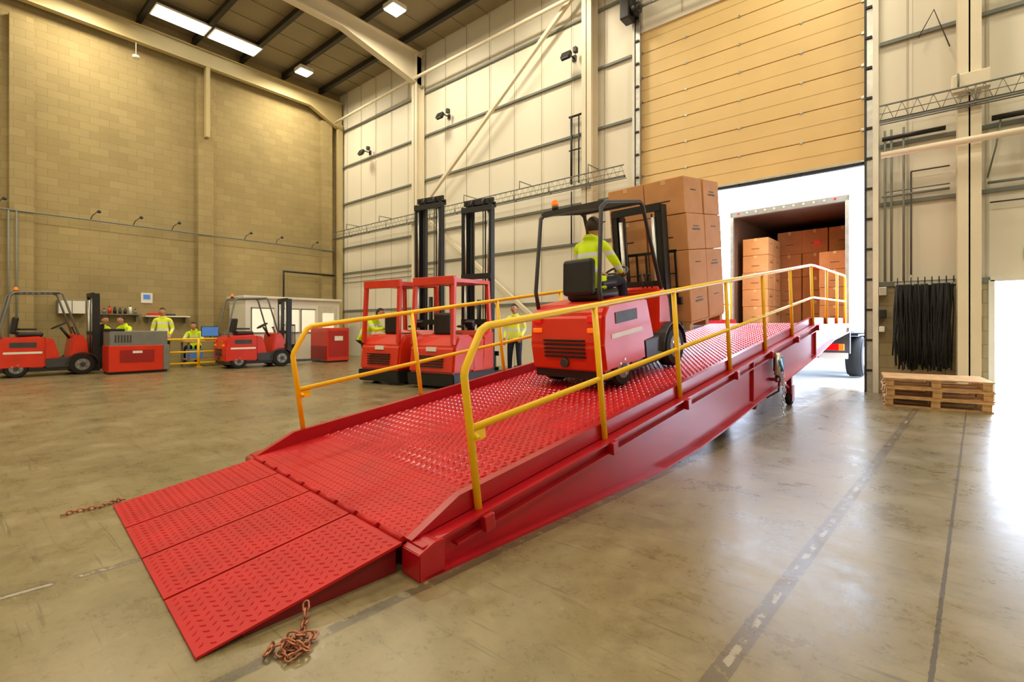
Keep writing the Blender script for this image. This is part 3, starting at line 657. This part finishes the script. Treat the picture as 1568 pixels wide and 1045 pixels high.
# ------------------------------------------------------------ reach trucks
def stacker(M,mh):
    b=MB('reach_truck'); w=.55
    b.pyz([(-1.55,.06),(-1.58,.3),(-.1,.3),(-.1,.06)],-w-.02,w+.02,BLK,.02)
    b.pyz([(-1.56,.3),(-1.5,.8),(-1.35,1.02),(-.95,1.04),(-.85,.9),(-.8,.3)],-w,w,TRED,.04)
    b.pyz([(-.55,.3),(-.5,1.0),(-.3,1.12),(-.12,1.1),(-.12,.3)],-w,w,TRED,.03)
    b.bb(-w+.0,-w+.1,-.85,-.5,.3,.5,TRED,.01); b.bb(w-.35,w,-.9,-.5,.3,.95,TRED,.02)
    b.box((-.1,-.8,1.0),(.42,.4,.12),BLK,bev=.05); b.box((-.1,-1.02,1.25),(.42,.12,.45),BLK,bev=.05)
    for s in (-1,1):
        b.tube([(s*(w-.06),-1.48,.85),(s*(w-.08),-1.42,2.08),(s*(w-.08),-.25,2.12),(s*(w-.06),-.2,1.05)],.036,TRED,sq=True)
    for k in range(9): b.bb(-w+.08,w-.08,-1.38+k*.135,-1.35+k*.135,2.07,2.11,TRED if k%2 else BLK)
    b.bb(-w+.05,w-.05,-1.48,-1.38,2.0,2.16,TRED,.01)
    for k in range(5): b.bb(-.3,.3,-1.58,-1.5,.42+k*.05,.44+k*.05,BLK)
    b.bb(-.12,.12,-1.53,-1.49,.72,.8,WHT)
    for s in (-1,1):
        b.bb(*sorted((s*.42,s*.54)),-.1,1.15,.05,.24,BLK,.01); b.cyl((s*.41,1.05,.14),(s*.55,1.05,.14),.14,RUB,20)
        b.cyl((s*.4,-1.15,.16),(s*.52,-1.15,.16),.16,RUB,20)
        for (x,y0,y1,h,m) in ((.38,.02,.16,mh-.12,BLK),(.32,.1,.22,mh,BLK),(.26,.16,.28,mh-.06,DGR)):
            b.bb(s*x-.014,s*x+.014,y0,y1,.08,h,m); b.bb(*sorted((s*x,s*(x-.05))),y0,y0+.018,.08,h,m); b.bb(*sorted((s*x,s*(x-.05))),y1-.018,y1,.08,h,m)
        b.cyl((s*.3,.05,.12),(s*.3,.05,mh*.55),.035,SIL,12); b.cyl((s*.3,.05,mh*.5),(s*.3,.05,mh-.2),.022,SIL,12)
        b.tube([(s*.12,.12,.4),(s*.12,.12,mh-.1)],.012,DGR,6); b.tube([(s*.18,.12,.4),(s*.18,.12,mh-.15)],.016,RUB,6)
        b.bb(s*.25-.05,s*.25+.05,.34,.38,.1,.65,DGR); b.pyz([(.34,.1),(.34,.14),(1.4,.12),(1.4,.1)],s*.25-.05,s*.25+.05,DGR)
        b.cyl((s*.15-.02,.12,mh-.05),(s*.15+.02,.12,mh-.05),.08,DGR,16)
    for z,y0 in ((.3,.0),(1.3,.0),(2.3,.0),(mh-.2,.0),(mh-.02,.1),(mh-.1,.18)): b.bb(-.39,.39,y0,y0+.05,z-.06,z+.06,BLK)
    b.cyl((0,.14,.1),(0,.14,mh*.45),.05,BLK,16)
    b.bb(-.4,.4,.3,.34,.2,.3,BLK); b.bb(-.4,.4,.3,.34,.55,.65,BLK)
    b.box((.2,-.5,1.25),(.2,.12,.14),BLK,(.4,0,0),.02); b.sph((-.1,-.42,1.2),(.09,.09,.03),BLK,12)
    return b.done(M)
stacker(place(-8.75,7.4,0,math.radians(10)),4.22); stacker(place(-7.36,7.6,0,math.radians(10)),3.98)
# ------------------------------------------------------------ lorry
b=MB('box_lorry'); x0,x1,y0,y1=-2.46,-.0,10.62,18.6; zb,zt=1.24,3.98
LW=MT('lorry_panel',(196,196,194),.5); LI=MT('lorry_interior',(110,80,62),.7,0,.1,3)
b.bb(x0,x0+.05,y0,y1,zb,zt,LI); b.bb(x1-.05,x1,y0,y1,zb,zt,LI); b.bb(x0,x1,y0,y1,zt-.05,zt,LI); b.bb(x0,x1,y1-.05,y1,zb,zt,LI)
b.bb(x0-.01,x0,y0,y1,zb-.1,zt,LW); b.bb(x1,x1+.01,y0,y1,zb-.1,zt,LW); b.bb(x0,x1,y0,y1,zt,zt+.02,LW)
b.bb(x0,x1,y0,y1,zb-.14,zb,DGR)
for xx in (x0,x1-.08): b.bb(xx,xx+.08,y0-.05,y0+.05,zb-.1,zt+.02,SIL,.01)
b.bb(x0,x1,y0-.05,y0+.05,zt-.1,zt+.04,GRY,.01); b.bb(x0,x1,y0-.06,y0+.02,zb-.16,zb,SIL,.01)
for k in range(11): b.cyl((x0+.2+k*.2,y0-.06,zt-.02),(x0+.2+k*.2,y0-.03,zt-.02),.025,REDL if k in(0,10) else SIL,8)
for s in (x0+.5,x1-.5): b.bb(s-.06,s+.06,y0+.2,y1,.85,1.1,DGR)
b.bb(x0+.05,x1-.05,y0+.0,y0+.12,.5,.62,WHT,.01); b.bb(x1-1.1,x1-.6,y0-.03,y0-.01,.62,.74,PLTY,.004)
b.bb(x1-.55,x1-.1,y0-.04,y0+.02,.68,.82,REDL,.01); b.bb(x1-.2,x1-.1,y0-.045,y0+.02,.68,.82,ORG,.01); b.bb(x0+.1,x0+.55,y0-.04,y0+.02,.68,.82,REDL,.01)
for s in (x0+.6,x1-.6): b.bb(s-.03,s+.03,y0,y0+.2,.5,1.1,DGR)
b.bb(x1-1.3,x1-.05,y0+.3,y0+.4,.6,1.1,DGR)
for yy in (12.2,13.5):
    for s in (x0+.25,x1-.12): b.cyl((s-.16,yy,.48),(s+.16,yy,.48),.48,RUB,36,bev=.04); b.cyl((s-.17,yy,.48),(s+.17,yy,.48),.25,SIL,20)
b.bb(x1-.4,x1+.0,11.6,14.1,.98,1.02,BLK)
b.bb(x0+.3,x1-.3,y1,y1+2.2,.5,3.2,WHT,.1)
for s in (x0+.3,x1-.3): b.cyl((s-.15,y1+1.2,.48),(s+.15,y1+1.2,.48),.48,RUB,30,bev=.04)
b.done(RM)
cartons('carton_stack',RM@Matrix.Translation((-1.98,11.4,1.27)),1,2,5,.6,.5,.42,CARD,pallet=False)
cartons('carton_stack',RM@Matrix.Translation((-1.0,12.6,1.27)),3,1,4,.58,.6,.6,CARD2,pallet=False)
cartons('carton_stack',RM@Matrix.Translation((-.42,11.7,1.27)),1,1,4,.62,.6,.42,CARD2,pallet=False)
b=MB('warning_label')
for xx,zz_ in ((-.95,3.3),(-.95,2.7)): b.box((xx,12.29,zz_),(.16,.01,.1),REDL)
b.done(RM)
# ------------------------------------------------------------ right: brush curtain, pallets
b=MB('dock_brush_curtain')
b.bb(-.22,.56,WY-.3,WY-.22,1.9,1.96,SIL)
for k in range(9): xx=-.18+k*.09; b.tube([(xx,WY-.2,1.94),(xx,WY-.3,2.03),(xx,WY-.33,1.93)],.008,BLK,5)
for k in range(230):
    xx=random.uniform(-.2,.54); yy=WY-.26+random.uniform(-.07,.05); l=random.uniform(1.2,1.5); 
    cx=.17+(xx-.17)*random.uniform(.75,1.05)
    b.tube([(xx,yy,1.92),(xx*.6+cx*.4+random.uniform(-.03,.03),yy+random.uniform(-.04,.02),1.5),(cx+random.uniform(-.03,.03),yy,1.0),(cx+random.uniform(-.04,.04),yy,1.93-l)],random.uniform(.008,.015),RUB,5)
b.done()
def pallet(z,rz):
    b=MB('wooden_pallet')
    for k in range(7): y=-.45+k*.15; b.box((0,y,.133),(1.2,.115,.02),WOOD,(0,0,random.uniform(-.01,.01)))
    for x in (-.53,0,.53):
        b.box((x,0,.112),(.1,1.0,.02),WOOD)
        for y in (-.43,0,.43): b.box((x,y,.062),(.1,.12,.08),WOOD,bev=.004)
    for y in (-.43,0,.43): b.box((0,y,.011),(1.2,.1,.02),WOOD)
    b.done(place(.25,9.7,z,rz))
pallet(0,math.radians(3)); pallet(.144,math.radians(5)); pallet(.288,math.radians(4))
# ------------------------------------------------------------ left side furniture
b=MB('site_office_cabin'); X0,X1=WX+.3,-17.0; Y0,Y1=6.6,10.0; Hh=2.15
b.bb(X0,X1,Y0,Y1,0,Hh,WHT); b.bb(X0,X1+.12,Y0-.1,Y1+.05,Hh,Hh+.08,WHT,.01)
for ya,yb in ((6.8,7.5),(7.7,8.4),(8.5,9.0)): b.bb(X1,X1+.02,ya,yb,1.0,1.8,WINL); b.bb(X1,X1+.03,ya-.03,yb+.03,.96,1.0,GRY); b.bb(X1,X1+.03,ya-.03,ya,1.0,1.84,GRY); b.bb(X1,X1+.03,ya-.03,yb+.03,1.8,1.84,GRY)
b.bb(X1,X1+.03,9.15,9.9,.02,1.98,MT('cabin_door',(210,206,190),.5)); b.bb(X1+.03,X1+.04,9.3,9.75,1.1,1.7,WINL); b.cyl((X1+.03,9.82,1.0),(X1+.09,9.82,1.0),.02,SIL,8)
b.done()
b=MB('red_cabinet'); b.bb(-.55,.55,-.4,.4,.05,1.15,TRED,.02); b.bb(-.5,.5,-.42,-.4,.1,.55,MT('dark_red',(150,20,16),.4)); b.bb(.55,.565,-.35,.35,.2,1.05,MT('dark_red2',(170,26,20),.4)); b.box((.57,.0,.8),(.01,.3,.15),WHT); b.bb(-.5,.5,-.38,.38,0,.05,BLK); b.done(place(-15.3,8.65,0,0))
b=MB('battery_charger'); b.bb(-.35,.35,-.6,.6,.7,1.08,GRY,.02); b.bb(-.36,.36,-.62,.5,.06,.72,TRED,.02); b.bb(-.35,.35,.5,.65,.06,.72,GRY,.02); b.bb(.36,.375,-.4,.3,.3,.6,MT('dark_red3',(150,20,16),.5)); b.box((.38,-.05,.55),(.01,.2,.06),WHT)
for k in range(6): b.bb(.35,.36,-.5+k*.06,-.47+k*.06,.8,.98,DGR)
b.bb(-.35,.35,-.62,-.3,1.08,1.14,BLK,.01); b.bb(-.3,.3,-.6,.6,0,.07,BLK); b.done(place(-15.5,3.35,0,0))
b=MB('safety_barrier')
for y in (0,.9,1.8): b.tube([(0,y,0),(0,y,.85)],.04,YEL,12); b.box((0,y,.01),(.15,.15,.02),YEL)
for z in (.82,.45,.12): b.tube([(0,0,z),(0,1.8,z)],.03,YEL,10)
b.done(place(-16.25,3.95+.15,0,0))
b=MB('workbench'); b.bb(-.35,.35,-.85,.85,.72,.76,WOOD,.005)
for x in (-.3,.3):
    for y in (-.8,.8): b.tube([(x,y,0),(x,y,.72)],.025,GRY,sq=True)
b.bb(-.3,.3,-.8,.8,.2,.23,WOOD); b.bb(-.3,-.1,-.7,-.3,.23,.5,BLU,.01); b.bb(-.2,.2,.2,.5,.76,1.0,GRY,.01)
b.done(place(-16.72,5.6,0,0))
b=MB('computer_monitor'); b.box((0,0,.28),(.04,.5,.32),BLK,bev=.01); b.box((.022,0,.28),(.004,.46,.28),BLU); b.tube([(0,0,.15),(0,0,.01)],.02,BLK); b.box((0,0,.005),(.18,.25,.012),BLK); b.done(place(-16.8,5.5,.762,math.radians(-10)))
b=MB('stool'); b.cyl((0,0,.4),(0,0,.46),.18,BLK,20); b.tube([(0,0,.4),(0,0,.06)],.03,SIL)
for k in range(4): a=k*math.pi/2; b.tube([(0,0,.08),(.2*math.cos(a),.2*math.sin(a),.02)],.015,SIL,6)
b.done(place(-17.5,5.3))
for xx,yy in ((-17.6,2.95),(-17.55,3.6)):
    b=MB('stool'); b.cyl((0,0,.56),(0,0,.62),.17,BLK,20); b.tube([(0,0,.56),(0,0,.06)],.03,SIL)
    for k in range(4): a=k*math.pi/2; b.tube([(0,0,.08),(.2*math.cos(a),.2*math.sin(a),.02)],.015,SIL,6)
    b.done(place(xx,yy))
b=MB('wall_shelf'); b.bb(0,.3,0,1.2,0,.03,GRY)
for y in (.1,1.1): b.pyz([(y-.01,0),(y+.01,0),(y+.01,-.2),(y-.01,-.2)],0,.2,GRY)
for k in range(9):
    y=.08+k*.125; h=random.uniform(.12,.24); b.cyl((.15,y,.03),(.15,y,.03+h),.04,random.choice([TRED,DGR,WHT,GRY,BLK]),12); b.cyl((.15,y,.03+h),(.15,y,.07+h),.018,BLK,8)
b.done(place(WX+.005,2.9,1.55))
b=MB('notice_sign'); b.box((0,0,0),(.02,.3,.32),WHT,bev=.003); b.box((.012,0,.03),(.004,.18,.15),BLU); b.done(place(WX+.015,4.3,2.1))
b=MB('wall_shelf'); b.bb(0,.35,0,1.2,0,.04,WHT); b.bb(.02,.3,.1,.5,.04,.12,TRED,.01); b.bb(.02,.3,.6,.8,.04,.1,DGR); b.pyz([(.1,0),(.12,0),(.12,-.2),(.1,-.2)],0,.2,GRY); b.pyz([(1.1,0),(1.12,0),(1.12,-.2),(1.1,-.2)],0,.2,GRY); b.done(place(WX+.005,4.2,1.5))
b=MB('wall_cupboard'); b.bb(0,.3,0,.6,0,.4,GRY,.01); b.bb(.3,.31,.02,.29,.02,.38,WHT); b.bb(.3,.31,.31,.58,.02,.38,WHT); b.done(place(WX+.005,2.2,1.55))
# ------------------------------------------------------------ world and camera
w=bpy.data.worlds.new('World'); sc.world=w; w.use_nodes=True
w.node_tree.nodes['Background'].inputs[0].default_value=(.68,.79,1,1); w.node_tree.nodes['Background'].inputs[1].default_value=15
s=bpy.data.lights.new('sun','SUN'); s.energy=2.5; s.angle=.05; s.color=(1,.97,.92)
o=bpy.data.objects.new('sun',s); sc.collection.objects.link(o); o.rotation_euler=(math.radians(-52),math.radians(12),0)
cam=bpy.data.cameras.new('camera'); co=bpy.data.objects.new('camera',cam); sc.collection.objects.link(co); sc.camera=co
cam.sensor_width=36; cam.lens=16.875; cam.shift_y=-.0143; cam.clip_start=.05; cam.clip_end=300
th=math.atan((1395-784)/735)
co.location=(0,0,1.2); co.rotation_euler=(math.radians(90),0,th)
